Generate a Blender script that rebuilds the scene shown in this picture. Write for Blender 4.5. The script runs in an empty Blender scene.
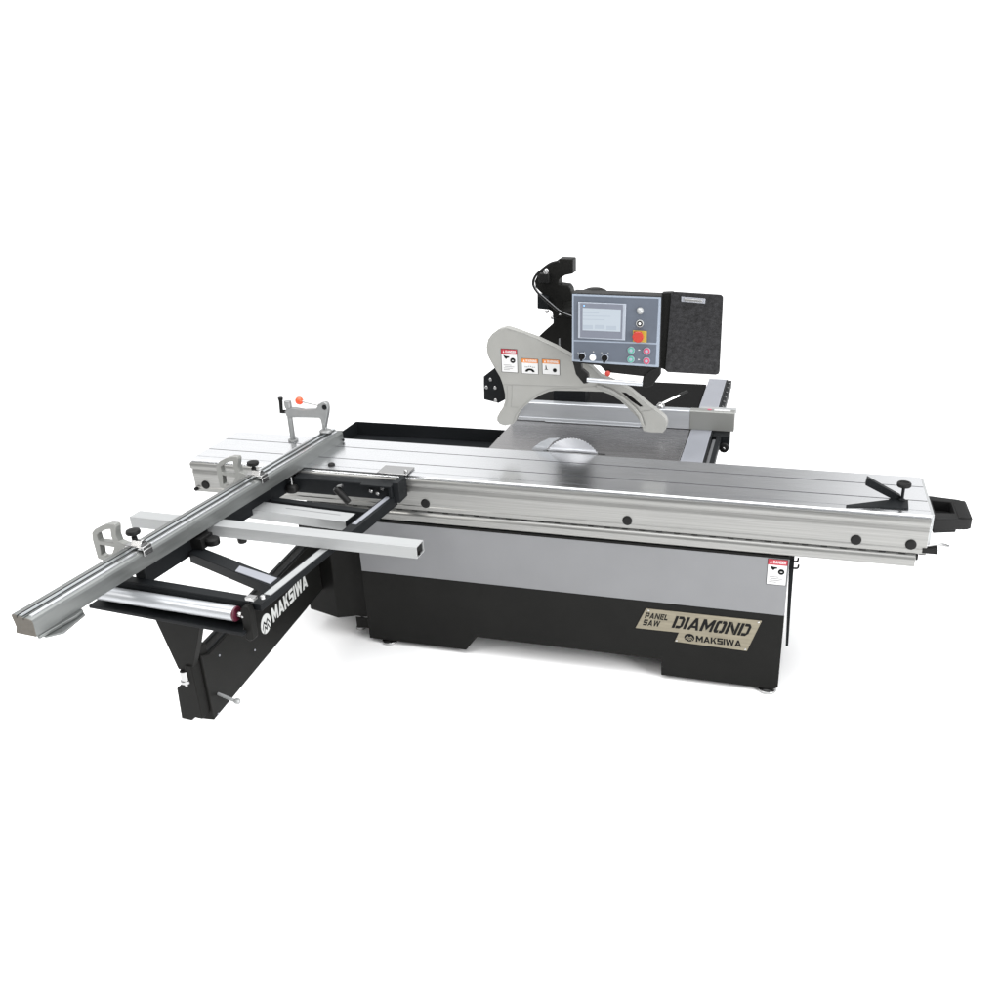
import bpy, bmesh, math, random
from mathutils import Vector, Matrix, geometry
random.seed(4)
S = bpy.context.scene
COL = S.collection
PI = math.pi

# ------------------------------------------------------------------ frames
class Fr:
    """a plane: origin, two in-plane axes, outward normal"""
    def __init__(s, o, a, b):
        s.o = Vector(o); s.a = Vector(a).normalized(); s.b = Vector(b).normalized(); s.n = s.a.cross(s.b)
    def p(s, x, y, d=0.0): return s.o + s.a*x + s.b*y + s.n*d
X, Y, Z = Vector((1,0,0)), Vector((0,1,0)), Vector((0,0,1))
def PY(y): return Fr((0,y,0), X, Z)          # faces the front, (x, z)
def PX(x): return Fr((x,0,0), Y, Z)          # faces right, (y, z)
def PZ(z): return Fr((0,0,z), X, Y)          # faces up, (x, y)
TH = math.radians(-4.2)                      # the crosscut table is swung a little
U = Vector((math.cos(TH), math.sin(TH), 0)); V = Vector((-math.sin(TH), math.cos(TH), 0))
FO = Vector((-.997, .363, 0))
def FV(v): return Fr(FO+V*v, U, Z)           # (u, z) facing the front
def FU(u): return Fr(FO+U*u, V, Z)           # (v, z) facing right
def FZ(z): return Fr(FO+Z*z, U, V)           # (u, v) facing up
def fw(u, v, z): return FO + U*u + V*v + Z*z
AD = Vector((-math.sin(math.radians(4.68)), math.cos(math.radians(4.68)), 0))
ARM = Fr((-.937,-.989,0), AD, Z)             # (s, z) on the right face of the swing arm

# ------------------------------------------------------------------ mesh builder
class MB:
    def __init__(s): s.bm = bmesh.new(); s.m = 0
    def prism(s, fr, pts, d0, d1, holes=()):
        bm = s.bm
        loops = [list(pts)] + [list(h) for h in holes]
        flat = [p for l in loops for p in l]
        tris = geometry.tessellate_polygon([[Vector((p[0],p[1],0)) for p in l] for l in loops])
        lo = [bm.verts.new(fr.p(p[0],p[1],d0)) for p in flat]
        hi = [bm.verts.new(fr.p(p[0],p[1],d1)) for p in flat]
        new = []
        if not holes:
            new.append(bm.faces.new(hi)); new.append(bm.faces.new(lo[::-1]))
        else:
            for t in tris:
                for vs in (hi, lo):
                    try: new.append(bm.faces.new([vs[i] for i in t]))
                    except ValueError: pass
        k = 0
        for l in loops:
            n = len(l)
            for i in range(n):
                j = (i+1) % n
                new.append(bm.faces.new([lo[k+i], lo[k+j], hi[k+j], hi[k+i]]))
            k += n
        for f in new: f.material_index = s.m
        return s
    def box(s, fr, x0, x1, y0, y1, d0, d1):
        return s.prism(fr, [(x0,y0),(x1,y0),(x1,y1),(x0,y1)], d0, d1)
    def wb(s, x0, x1, y0, y1, z0, z1): return s.box(PZ(0), x0,x1,y0,y1,z0,z1)
    def cyl(s, p0, p1, r0, r1=None, n=24, caps=True):
        p0, p1 = Vector(p0), Vector(p1); r1 = r0 if r1 is None else r1
        ax = (p1-p0).normalized(); t = ax.orthogonal().normalized(); w = ax.cross(t)
        bm = s.bm
        a = [bm.verts.new(p0+(t*math.cos(2*PI*i/n)+w*math.sin(2*PI*i/n))*r0) for i in range(n)]
        b = [bm.verts.new(p1+(t*math.cos(2*PI*i/n)+w*math.sin(2*PI*i/n))*r1) for i in range(n)]
        fs = [bm.faces.new([a[i],a[(i+1)%n],b[(i+1)%n],b[i]]) for i in range(n)]
        if caps: fs += [bm.faces.new(a[::-1]), bm.faces.new(b)]
        for f in fs: f.material_index = s.m
        return s
    def lathe(s, p0, ax, prof, n=24):
        """prof: list of (radius, distance along the axis)"""
        p0 = Vector(p0); ax = Vector(ax).normalized(); t = ax.orthogonal().normalized(); w = ax.cross(t); bm = s.bm
        rings = [[bm.verts.new(p0+ax*h+(t*math.cos(2*PI*i/n)+w*math.sin(2*PI*i/n))*max(r,1e-4)) for i in range(n)] for r,h in prof]
        fs = [bm.faces.new([A[i],A[(i+1)%n],B[(i+1)%n],B[i]]) for A,B in zip(rings,rings[1:]) for i in range(n)]
        fs += [bm.faces.new(rings[0][::-1]), bm.faces.new(rings[-1])]
        for f in fs: f.material_index = s.m
        return s
    def ball(s, c, r, sc=(1,1,1)):
        g = bmesh.ops.create_uvsphere(s.bm, u_segments=20, v_segments=12, radius=r, matrix=Matrix.Translation(Vector(c))@Matrix.Diagonal((*sc,1)))
        for v in g['verts']:
            for f in v.link_faces: f.material_index = s.m
        return s
    def tube(s, pts, r, n=10, smooth=6):
        P = [Vector(p) for p in pts]
        if smooth and len(P) > 2:                   # Catmull-Rom
            Q = []
            E_ = [P[0]*2-P[1]] + P + [P[-1]*2-P[-2]]
            for i in range(1, len(E_)-2):
                for k in range(smooth):
                    t = k/smooth; a,b,c,d = E_[i-1:i+3]
                    Q.append(.5*((2*b)+(c-a)*t+(2*a-5*b+4*c-d)*t*t+(3*b-a-3*c+d)*t**3))
            Q.append(P[-1]); P = Q
        rings = []; t = None
        for i,p in enumerate(P):
            ax = (P[min(i+1,len(P)-1)]-P[max(i-1,0)]).normalized()
            t = ax.orthogonal().normalized() if t is None else (t-ax*t.dot(ax)).normalized()
            w = ax.cross(t)
            rings.append([s.bm.verts.new(p+(t*math.cos(2*PI*k/n)+w*math.sin(2*PI*k/n))*r) for k in range(n)])
        fs = [s.bm.faces.new([A[i],A[(i+1)%n],B[(i+1)%n],B[i]]) for A,B in zip(rings,rings[1:]) for i in range(n)]
        fs += [s.bm.faces.new(rings[0][::-1]), s.bm.faces.new(rings[-1])]
        for f in fs: f.material_index = s.m
        return s
    def build(s, name, mats, parent=None, bevel=.0012, label=None, smooth=35, recalc=True, origin=None):
        if not isinstance(mats, (list,tuple)): mats = [mats]
        bm = s.bm
        if recalc: bmesh.ops.recalc_face_normals(bm, faces=bm.faces)
        lo = Vector([min(v.co[i] for v in bm.verts) for i in range(3)]); hi = Vector([max(v.co[i] for v in bm.verts) for i in range(3)])
        c = Vector(origin) if origin else Vector(((lo.x+hi.x)/2, (lo.y+hi.y)/2, lo.z))
        for v in bm.verts: v.co -= c
        me = bpy.data.meshes.new(name); bm.to_mesh(me); bm.free()
        for m in mats: me.materials.append(m)
        for f in me.polygons: f.use_smooth = True
        me.set_sharp_from_angle(angle=math.radians(smooth))
        o = bpy.data.objects.new(name, me); COL.objects.link(o)
        o['wl'] = tuple(c)
        if parent is not None:
            o.parent = parent; o.location = c - Vector(WL[parent.name])
        else: o.location = c
        WL[o.name] = tuple(c); del o['wl']
        if bevel:
            b = o.modifiers.new('Bevel','BEVEL'); b.width = bevel; b.segments = 2; b.limit_method = 'ANGLE'; b.angle_limit = math.radians(40)
            b.harden_normals = False
        if label: o['label'] = label
        return o
WL = {}

# ------------------------------------------------------------------ materials
def mat(name, col, rough=.5, metal=0., spec=.5, bump=0., bscale=60, var=0., vscale=8, stretch=(1,1,1), rvar=0., emit=None, aniso=0., radial=None):
    m = bpy.data.materials.new(name); m.use_nodes = True; N = m.node_tree.nodes; L = m.node_tree.links
    b = N['Principled BSDF']; col = tuple(col)+(1,) if len(col)==3 else col
    b.inputs['Base Color'].default_value = col; b.inputs['Roughness'].default_value = rough
    b.inputs['Metallic'].default_value = metal; b.inputs['Specular IOR Level'].default_value = spec
    tc = N.new('ShaderNodeTexCoord'); mp = N.new('ShaderNodeMapping'); mp.inputs['Scale'].default_value = stretch
    L.new(tc.outputs['Object'], mp.inputs['Vector'])
    if var or rvar:
        n = N.new('ShaderNodeTexNoise'); n.inputs['Scale'].default_value = vscale; n.inputs['Detail'].default_value = 5
        L.new(mp.outputs['Vector'], n.inputs['Vector'])
        if var:
            r = N.new('ShaderNodeMapRange'); r.inputs['From Min'].default_value=.3; r.inputs['From Max'].default_value=.7
            r.inputs['To Min'].default_value = 1-var; r.inputs['To Max'].default_value = 1+var
            L.new(n.outputs['Fac'], r.inputs['Value'])
            mx = N.new('ShaderNodeVectorMath'); mx.operation='SCALE'; mx.inputs[0].default_value = col[:3]
            L.new(r.outputs['Result'], mx.inputs['Scale']); L.new(mx.outputs['Vector'], b.inputs['Base Color'])
        if rvar:
            r = N.new('ShaderNodeMapRange'); r.inputs['From Min'].default_value=.3; r.inputs['From Max'].default_value=.7
            r.inputs['To Min'].default_value = max(.02,rough-rvar); r.inputs['To Max'].default_value = rough+rvar
            L.new(n.outputs['Fac'], r.inputs['Value']); L.new(r.outputs['Result'], b.inputs['Roughness'])
    if bump:
        n2 = N.new('ShaderNodeTexNoise'); n2.inputs['Scale'].default_value = bscale; n2.inputs['Detail'].default_value = 3
        L.new(mp.outputs['Vector'], n2.inputs['Vector'])
        bp = N.new('ShaderNodeBump'); bp.inputs['Strength'].default_value = bump; bp.inputs['Distance'].default_value = .001
        L.new(n2.outputs['Fac'], bp.inputs['Height']); L.new(bp.outputs['Normal'], b.inputs['Normal'])
    if aniso:
        b.inputs['Anisotropic'].default_value = aniso
        tg = N.new('ShaderNodeTangent'); tg.direction_type='RADIAL'; tg.axis = radial or 'Y'
        L.new(tg.outputs['Tangent'], b.inputs['Tangent'])
    if emit:
        b.inputs['Emission Color'].default_value = tuple(emit[0])+(1,); b.inputs['Emission Strength'].default_value = emit[1]
    return m
M = {}
M['alu_top']  = mat('brushed aluminium table', (.82,.83,.845), .23, 1, var=.035, vscale=30, stretch=(.25,14,1), rvar=.03, bump=.02, bscale=60)
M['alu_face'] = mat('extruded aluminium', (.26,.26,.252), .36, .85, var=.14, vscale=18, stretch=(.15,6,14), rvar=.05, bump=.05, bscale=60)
M['alu_fence']= mat('anodised aluminium fence', (.175,.183,.18), .38, .7, var=.06, vscale=12, stretch=(6,.3,6), rvar=.05)
M['alu_fence_top']= mat('anodised aluminium fence top', (.55,.58,.60), .28, 1, var=.06, vscale=20, stretch=(10,.3,6), rvar=.05)
M['alu_bar']  = mat('satin aluminium bar', (.33,.338,.34), .45, .35, var=.04, vscale=18, stretch=(.2,8,8), rvar=.05)
M['alu_grey'] = mat('grey painted metal', (.27,.28,.31), .38, .35, var=.04, vscale=10, rvar=.05)
M['rip']      = mat('pale anodised rip fence', (.44,.455,.475), .36, .6, var=.04, vscale=14, stretch=(.3,6,6), rvar=.05)
M['rip_end']  = mat('bare rip fence end', (.22,.223,.212), .4, .4)
M['steel']    = mat('bright steel', (.42,.42,.42), .24, 1)
M['blade']    = mat('saw blade steel', (.76,.77,.80), .30, 1, aniso=.75, radial='Y')
M['iron']     = mat('ground cast iron table', (.36,.352,.355), .27, 1, var=.03, vscale=5, stretch=(.6,10,1), rvar=.03, bump=.01)
M['black']    = mat('black powder coat', (.008,.008,.0075), .5, 0, spec=.09, bump=.15, bscale=500, var=.12, vscale=5)
M['black2']   = mat('black satin paint', (.008,.009,.010), .48, 0, spec=.10, var=.12, vscale=7, bump=.1, bscale=300)
M['blackm']   = mat('flat black sheet', (.006,.006,.006), .8, 0, spec=.05)
M['rubber']   = mat('black plastic', (.008,.008,.008), .45, 0, spec=.14)
M['clamp']    = mat('cast clamp alloy', (.25,.255,.255), .42, .6, var=.05, vscale=30)
M['slot']     = mat('slot shade', (.035,.035,.04), .6, .3)
M['handle']   = mat('black grained handle plastic', (.009,.009,.009), .55, 0, spec=.12, bump=.4, bscale=400)
M['cabgrey']  = mat('grey cabinet paint', (.165,.168,.174), .42, 0, spec=.35, var=.03, vscale=6, bump=.08, bscale=350)
M['guard']    = mat('light grey cast guard', (.25,.25,.237), .45, .15, spec=.3, var=.04, vscale=12, bump=.15, bscale=200)
M['guard2']   = mat('grey seam line', (.20,.20,.19), .6)
M['white']    = mat('white plastic', (.75,.75,.74), .4)
M['sticker']  = mat('white sticker vinyl', (.50,.50,.50), .4)
M['red']      = mat('red sticker ink', (.30,.008,.022), .4)
M['orange']   = mat('orange sticker ink', (.50,.17,.035), .4)
M['ink']      = mat('black sticker ink', (.006,.006,.006), .6, spec=.1)
M['redknob']  = mat('red ball knob', (.78,.07,.02), .3)
M['estop']    = mat('red emergency button', (.33,.025,.015), .35)
M['yellow']   = mat('yellow button guard', (.36,.24,.03), .4)
M['green']    = mat('green button ring', (.06,.26,.20), .35)
M['pink']     = mat('red button ring', (.38,.04,.09), .35)
M['face']     = mat('slate blue console panel', (.082,.096,.122), .38, .2, var=.06, vscale=10)
M['faceline'] = mat('grey console trim', (.26,.30,.36), .4, .3)
M['bezel']    = mat('silver screen bezel', (.33,.36,.41), .35, .4)
M['bezel2']   = mat('dark screen bezel', (.12,.13,.16), .35)
M['badge']    = mat('brushed nickel badge', (.20,.18,.135), .36, .7, var=.16, vscale=14, stretch=(.6,1,6), rvar=.05)
M['endcut']   = mat('dull sawn aluminium end', (.115,.105,.09), .6, .3, var=.1, vscale=80)
M['letter']   = mat('white lettering', (.52,.53,.52), .5)
M['maroon']   = mat('maroon roller collar', (.07,.008,.02), .4)
M['tape']     = mat('steel scale tape', (.80,.82,.84), .3, 1)
M['board']    = mat('black leather grain board', (.012,.012,.013), .30, 0, spec=.35, bump=1.0, bscale=85, var=.6, vscale=60)

M['screen'] = mat('lit touch screen', (.05,.05,.06), .2, emit=((.50,.57,.62),1.0))
M['screenline'] = mat('screen text lines', (.05,.05,.06), .2, emit=((.42,.49,.55),1.0))


# ------------------------------------------------------------------ lettering (drawn as polygons)
T_ = .30
def stk(x0,y0,x1,y1,t=T_): return [(x0,y0),(x0+t,y0),(x1+t,y1),(x1,y1)]
def rc(x0,y0,x1,y1): return [(x0,y0),(x1,y0),(x1,y1),(x0,y1)]
h_ = .22
GL = {
 'M': (1.25,[rc(0,0,T_,1), rc(.98,0,1.25,1), [(T_,1),(T_,.58),(.625,.10),(.625,.52)], [(.98,1),(.625,.52),(.625,.10),(.98,.58)]]),
 'A': (1.15,[stk(0,0,.44,1), [(.88,0),(1.15,0),(.71,1),(.44,1)], rc(.30,.18,.85,.36)]),
 'K': (1.05,[rc(0,0,T_,1), [(T_,.42),(.70,1),(1.02,1),(T_,.30+.0)], [(.40,.56),(.60,.74),(1.05,0),(.73,0)]]),
 'S': (1.0,[rc(0,0,1,h_), rc(0,.39,1,.39+h_), rc(0,.78,1,1), rc(0,.39+h_,T_,.78), rc(1-T_,h_,1,.39)]),
 'I': (.28,[rc(0,0,.28,1)]),
 'W': (1.5,[[(0,1),(.27,1),(.50,0),(.25,0)], [(.25,0),(.50,0),(.86,1),(.62,1)], [(.64,1),(.88,1),(1.25,0),(1.0,0)], [(1.0,0),(1.25,0),(1.5,1),(1.23,1)]]),
 'D': (1.05,[rc(0,0,T_,1), rc(T_+.07,0,.80,h_), rc(T_+.07,1-h_,.80,1), [(.80,0),(1.05,.22),(1.05,.78),(.80,1),(.78,.78),(.78,.22)]]),
 'O': (1.05,[[(0,.15),(.15,0),(.49,0),(.49,h_),(T_,h_),(T_,1-h_),(.49,1-h_),(.49,1),(.15,1),(0,.85)],
             [(.57,0),(.90,0),(1.05,.15),(1.05,.85),(.90,1),(.57,1),(.57,1-h_),(1.05-T_,1-h_),(1.05-T_,h_),(.57,h_)]]),
 'N': (1.15,[rc(0,0,T_,1), rc(.88,0,1.15,1), [(T_+.03,1),(T_+.03,.62),(.85,0),(.85,.38)]]),
 'P': (1.0,[rc(0,0,T_,1), rc(T_+.06,.30,.82,.52), rc(T_+.06,.78,.82,1), [(.78,.30),(1,.42),(1,.88),(.78,1)]]),
 'E': (.9,[rc(0,0,T_,1), rc(T_+.05,0,.9,h_), rc(T_+.05,.39,.82,.61), rc(T_+.05,.78,.9,1)]),
 'L': (.85,[rc(0,0,T_,1), rc(T_,0,.85,h_)]),
 'R': (1.0,[rc(0,0,T_,1), rc(T_,.78,.8,1), rc(T_,.36,.8,.56), [(.74,.36),(1,.46),(1,.9),(.74,1)], [(.45,.36),(.72,.36),(1.02,0),(.72,0)]]),
 'G': (1.0,[rc(0,0,T_,1), rc(T_,.78,1,1), rc(T_,0,1,h_), rc(1-T_,h_,1,.5), rc(.55,.38,1-T_,.5)]),
}
def word(mb, s, fr, x0, z0, x1, z1, slope=0., shear=0., d0=0., d1=.001, gap=.17):
    """letters filling the box x0..x1, z0..z1 of plane fr; slope tilts the baseline, shear slants"""
    tot = sum(GL[c][0] for c in s) + gap*(len(s)-1); k = (x1-x0)/tot; H = z1-z0; x = 0
    for c in s:
        w, ps = GL[c]
        for i,p in enumerate(ps):
            q = [(x0+(x+a)*k+b*H*shear, z0+b*H+slope*(x+a)*k) for a,b in p]
            mb.prism(fr, q, d0, d1+i*.00004)
        x += w+gap
def disc(mb, fr, cx, cz, r, d0, d1, n=28, rz=None):
    rz = rz or r
    mb.prism(fr, [(cx+r*math.cos(2*PI*i/n), cz+rz*math.sin(2*PI*i/n)) for i in range(n)], d0, d1)
def logo(fr, cx, cz, rx, rz, fg, bg, parent, d0):
    a = MB(); disc(a, fr, cx, cz, rx, d0, d0+.001, rz=rz); o1 = a.build('emblem', fg, parent, bevel=0)
    a = MB()
    def q(pts): return [(cx+x*rx, cz+y*rz) for x,y in pts]
    for k,(dy,sc) in enumerate(((.10,1.0),(-.42,.78))):      # two stacked zigzag peaks
        top_ = [(-.78*sc,-.28),(-.36*sc,.36),(0,-.04),(.36*sc,.36),(.78*sc,-.28)]
        a.prism(fr, q([(x,y+dy) for x,y in top_]+[(x,y+dy-.26) for x,y in top_[::-1]]), d0+.001, d0+.0016)
    a.build('emblem_mark', bg, parent, bevel=0)

def sticker(name, fr, x0, x1, z0, z1, head, parent, d, kind, slope=0., label=None):
    """vinyl safety label: coloured header with a word, black pictogram"""
    w, h = x1-x0, z1-z0; hz = z1-h*.22 if head=='red' else z1-h*.27
    def q(pts): return [(x0+a*w, z0+b*h+slope*a*w) for a,b in pts]
    mb = MB()
    mb.m = 3; mb.prism(fr, q([(-.03,-.02),(1.03,-.02),(1.03,1.02),(-.03,1.02)]), d, d+.0004)
    mb.m = 0; mb.prism(fr, q([(0,0),(1,0),(1,1),(0,1)]), d+.0004, d+.0010)
    t = (hz-z0)/h
    mb.m = 1; mb.prism(fr, q([(0,t),(1,t),(1,1),(0,1)]), d+.0010, d+.0014)
    mb.m = 0; mb.prism(fr, q([(.10,t+.06),(.20,t+.06),(.15,1-.05)]), d+.0014, d+.0017)
    word(mb, 'DANGER' if head=='red' else 'WARNING', fr, x0+w*.27, z0+h*(t+.06)+slope*.27*w, x0+w*.93, z0+h*.95+slope*.27*w, slope=slope, d0=d+.0014, d1=d+.0017)
    mb.m = 2
    def circ(cx,cy,r,n=16): mb.prism(fr, [(x0+cx*w+r*w*math.cos(2*PI*i/n), z0+cy*h+slope*cx*w+r*w*math.sin(2*PI*i/n)) for i in range(n)], d+.0010, d+.0014)
    if kind == 'hand':
        mb.prism(fr, q([(.12,.74),(.30,.70),(.50,.69),(.50,.64),(.38,.62),(.30,.56),(.20,.62)]), d+.0010, d+.0014)
        circ(.72,.52,.17); 
        mb.m = 0; mb.prism(fr, q([(.66,.50),(.78,.50),(.78,.53),(.66,.53)]), d+.0014, d+.0017); mb.m=2
        for k,(a,b) in enumerate(((.12,.62),(.2,.8),(.12,.7),(.12,.5))): mb.prism(fr, q([(a,.30-k*.07),(b,.30-k*.07),(b,.315-k*.07),(a,.315-k*.07)]), d+.0010, d+.0012)
    elif kind == 'arc':
        n=8; mb.prism(fr, q([(.5+.30*math.cos(PI*i/n), .12+.24*math.sin(PI*i/n)) for i in range(n+1)]+[(.5+.14*math.cos(PI*i/n), .12+.10*math.sin(PI*i/n)) for i in range(n,-1,-1)]), d+.0010, d+.0014)
        for k in range(6): mb.prism(fr, q([(.2+.11*k,.42+(.05 if 1<k<4 else 0)),(.25+.11*k,.42+(.05 if 1<k<4 else 0)),(.25+.11*k,.47+(.05 if 1<k<4 else 0)),(.2+.11*k,.47+(.05 if 1<k<4 else 0))]), d+.0010, d+.0014)
    else:
        circ(.72,.30,.12); mb.prism(fr, q([(.18,.35),(.25,.35),(.22,.60),(.18,.60)]), d+.0010, d+.0014); mb.prism(fr, q([(.12,.30),(.32,.30),(.32,.34),(.12,.34)]), d+.0010, d+.0014)
    return mb.build(name, [M['sticker'], M['red'] if head=='red' else M['orange'], M['ink'], M['ink']], parent, bevel=0, label=label)

def bolt_head(mb, p, ax, r=.006, h=.004):
    mb.lathe(p, ax, [(r,0),(r,h*.7),(r*.8,h)], n=16)

# ------------------------------------------------------------------ the saw
saw = bpy.data.objects.new('panel_saw', None); COL.objects.link(saw)
saw.location = (.15,.35,0); WL['panel_saw'] = (.15,.35,0); saw.empty_display_size = .2
saw['label'] = 'black and grey panel saw with long aluminium sliding table and control console'
saw['category'] = 'panel saw'

# ---- cabinet
c = MB()
c.prism(PY(.010), [(-.793,.022),(-.304,.022),(-.246,.100),(.604,.100),(.606,.021),(1.085,.020),(1.104,.032),(1.104,.655),(-.793,.655)], -.03, 0)
c.wb(-.785,1.096,.041,.80,.10,.650)
c.wb(-.785,-.62,.041,.80,.024,.0999); c.wb(.80,1.090,.041,.80,.024,.0999)
cab = c.build('cabinet', M['black'], saw, bevel=.002)
c = MB(); c.prism(PY(.010), [(-.792,.386),(1.1035,.386),(1.1035,.645),(-.792,.645)], .0002, .003)
c.build('grey_panel', M['cabgrey'], cab)
for (fx,fy) in ((-.70,.035),(1.06,.030),(-.70,.70),(1.06,.70)):
    c = MB(); c.lathe((fx,fy,0), Z, [(.036,0),(.040,.004),(.038,.012),(.014,.018),(.010,.020),(.010,.045)])
    c.build('foot', M['steel'], cab)
# badge
by = PY(.0098)
bp = [(.489,.2475),(.533,.3500),(1.016,.3510),(.965,.1975),(.660,.2025),(.677,.2495)]
c = MB(); c.prism(by, bp, 0, .003); badge = c.build('badge_plate', M['badge'], cab, bevel=.0005, label='nickel coloured name plate')
c = MB()
word(c, 'PANEL', by, .528,.303,.625,.331, shear=.25, d0=.003, d1=.004)
word(c, 'SAW', by, .520,.267,.590,.296, shear=.25, d0=.003, d1=.004)
word(c, 'DIAMOND', by, .644,.270,.962,.330, shear=.32, d0=.003, d1=.004, gap=.12)
word(c, 'MAKSIWA', by, .750,.215,.940,.245, d0=.003, d1=.004, gap=.10)
c.build('badge_lettering', M['ink'], cab, bevel=0)
logo(by, .722,.231,.022,.019, M['ink'], M['badge'], cab, .003)
for (a,b) in ((.545,.342),(1.003,.343),(.958,.205),(.668,.209)):
    c = MB(); bolt_head(c, by.p(a,b,.003), by.n, .004,.002); c.build('badge_rivet', M['steel'], cab, bevel=0)
sticker('warning_sticker', PY(.0068), 1.022,1.097,.527,.641,'red',cab,0,'hand')
# side door seen edge on, with two hooks
c = MB(); c.prism(PY(.09), [(1.1032,0.6045), (1.1249,0.6045), (1.1254,0.5353), (1.1273,0.4180), (1.1326,0.1944), (1.1220,0.1929), (1.1126,0.4162), (1.1099,0.5103)], -.42, 0)
c.build('side_door', M['black2'], cab)
for l in ([(1.1193,0.6020), (1.1310,0.6033), (1.1378,0.6072), (1.1390,0.6210)], [(1.1199,0.5713), (1.1336,0.5719), (1.1412,0.5755), (1.1424,0.5894)]):
    c = MB(); c.tube([(a,.08,b) for a,b in l], .0042, smooth=3); c.build('hook', M['rubber'], cab, bevel=0)

# ---- base rail under the sliding table
c = MB()
prof = [(.000,.668),(.006,.663),(.36,.663),(.36,.716),(.012,.716),(.008,.713),(.002,.709),(-.004,.698),(-.004,.690),(.0,.684)]
c.prism(PX(0), prof, -1.0, 1.566)
rail = c.build('base_rail', M['alu_face'], saw)
c = MB(); c.wb(-1.0,1.572,.016,.34,.7165,.7270); c.wb(1.5665,1.576,.01,.05,.690,.716)
for i in range(34): c.wb(-.80+i*.072,-.775+i*.072,.006,.0155,.7165,.7215)
c.build('guideway', M['rubber'], rail)

# ---- sliding table
c = MB()
x0, x1 = -1.600, 1.600
fp = [(.002,.723),(.000,.726),(.000,.742),(.0025,.746),(.0025,.800),(.0005,.806),(.0005,.818),(.0040,.830),(.0040,.835),(-.0060,.840),(-.0090,.848),(-.0090,.862),(-.0050,.870),(.0040,.8712),
      (.0100,.8712),(.0100,.8755),(.0055,.8765),(.0055,.8845)]
def groove(y): return [(y-.0035,.8845),(y-.0035,.868),(y+.0035,.868),(y+.0035,.8845)]
prof = fp + [(.0435,.8845),(.0435,.8795),(.0465,.8795),(.0465,.8845)] + groove(.141) + groove(.288) + [(.398,.8845),(.401,.8815),(.401,.800),(.395,.723)]
c.prism(PX(0), prof, x0, x1)
st = c.build('sliding_table', M['alu_top'], saw, bevel=0, smooth=28)
# front face sheet of the extrusion is coloured darker to offset the white floor it mirrors
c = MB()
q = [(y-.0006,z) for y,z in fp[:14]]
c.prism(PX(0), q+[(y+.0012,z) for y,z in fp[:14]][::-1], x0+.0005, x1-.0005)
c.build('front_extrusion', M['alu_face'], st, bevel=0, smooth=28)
for gy in (.141,.288):
    c = MB(); c.wb(-1.599,1.599,gy-.0034,gy+.0034,.8682,.8815); c.build('slot_shade', M['slot'], st, bevel=0)  # dark strip standing in for the shade inside the groove
for cx in (-1.543,-.443,.448,1.343,1.542):
    c = MB(); c.lathe((cx,.004,.7585), -Y, [(.0205,0),(.0205,.0055),(.017,.0075),(.010,.0070)]); c.build('hole_cap', M['rubber'], st)
c = MB(); c.lathe((-1.590,-.002,.738), -Y, [(.009,0),(.009,.012),(.006,.014)]); c.build('stop_screw', M['rubber'], st, bevel=0)
c = MB(); c.wb(1.6005,1.612,.02,.395,.735,.880); c.build('end_cap', M['alu_bar'], st)
# push handle at the right end
c = MB()
hp = [(1.612,.020),(1.735,.045),(1.752,.060),(1.752,.215),(1.730,.235),(1.612,.255)]
inn = [(1.612+.012,.085),(1.695,.095),(1.695,.205),(1.624,.212)]
c.prism(PZ(.818), hp, 0, .045, holes=[inn])
c.prism(PZ(.814), [(1.616,.025),(1.700,.05),(1.700,.22),(1.616,.245)], -.012, .006)
c.prism(PY(.045),[(1.700,.8625),(1.752,.8625),(1.745,.869),(1.71,.869)],-.17,0)
c.build('push_handle', M['handle'], st, bevel=.004)
c = MB(); c.wb(1.585,1.640,-.002,.05,.728,.748); c.m=1; c.tube([(1.60,.02,.750),(1.645,.02,.762),(1.680,.02,.756)],.006,smooth=4)
c.build('table_lock', [M['rubber'], M['steel']], st)
# hold-down shoe: long black blade with a knurled knob
SH = PZ(.8847)
sx = [tuple(p) for p in [(1.3603,0.3346), (1.5255,0.1082), (1.5200,0.0484), (1.4186,0.0374)]]
c = MB()
c.prism(SH, [(1.4575,0.1244), (1.5273,0.1285), (1.5214,0.0438), (1.4186,0.0374)], 0, .006)
shoe = c.build('clamping_shoe', M['black2'], st)
c = MB()
top = [(1.3357,0.9723), (1.3416,0.9517), (1.4650,0.8599), (1.4890,0.8747), (1.4724,0.8903), (1.3492,0.9670)]
c.prism(PY(.135), [(1.368,.972),(1.364,.940),(1.470,.889),(1.505,.889),(1.497,.905)], -.012, .012)
c.build('shoe_fin', M['black2'], st)
c = MB()
c.prism(SH, [(1.2946,0.0366), (1.4726,0.1295), (1.4666,0.0520), (1.2940,0.0198)], 0, .004)
c.build('shoe_tongue', M['black2'], st)
c = MB(); kb = (1.5035,.118,.889)
c.lathe(kb, Z, [(.012,0),(.012,.006),(.006,.010),(.006,.052),(.013,.056),(.013,.058)]); c.m=1
c.lathe((kb[0],kb[1],kb[2]+.057), Z, [(.012,0),(.024,.002),(.027,.006),(.027,.015),(.024,.019),(.018,.020),(.016,.016),(.006,.015)])
c.build('shoe_knob', [M['black2'], M['rubber']], st)
# small pin on the table near the crossbar
c = MB(); c.lathe((-.905,.055,.8845), Z, [(.016,0),(.016,.005),(.012,.009)]); c.build('locating_pin', M['rubber'], st)

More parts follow.
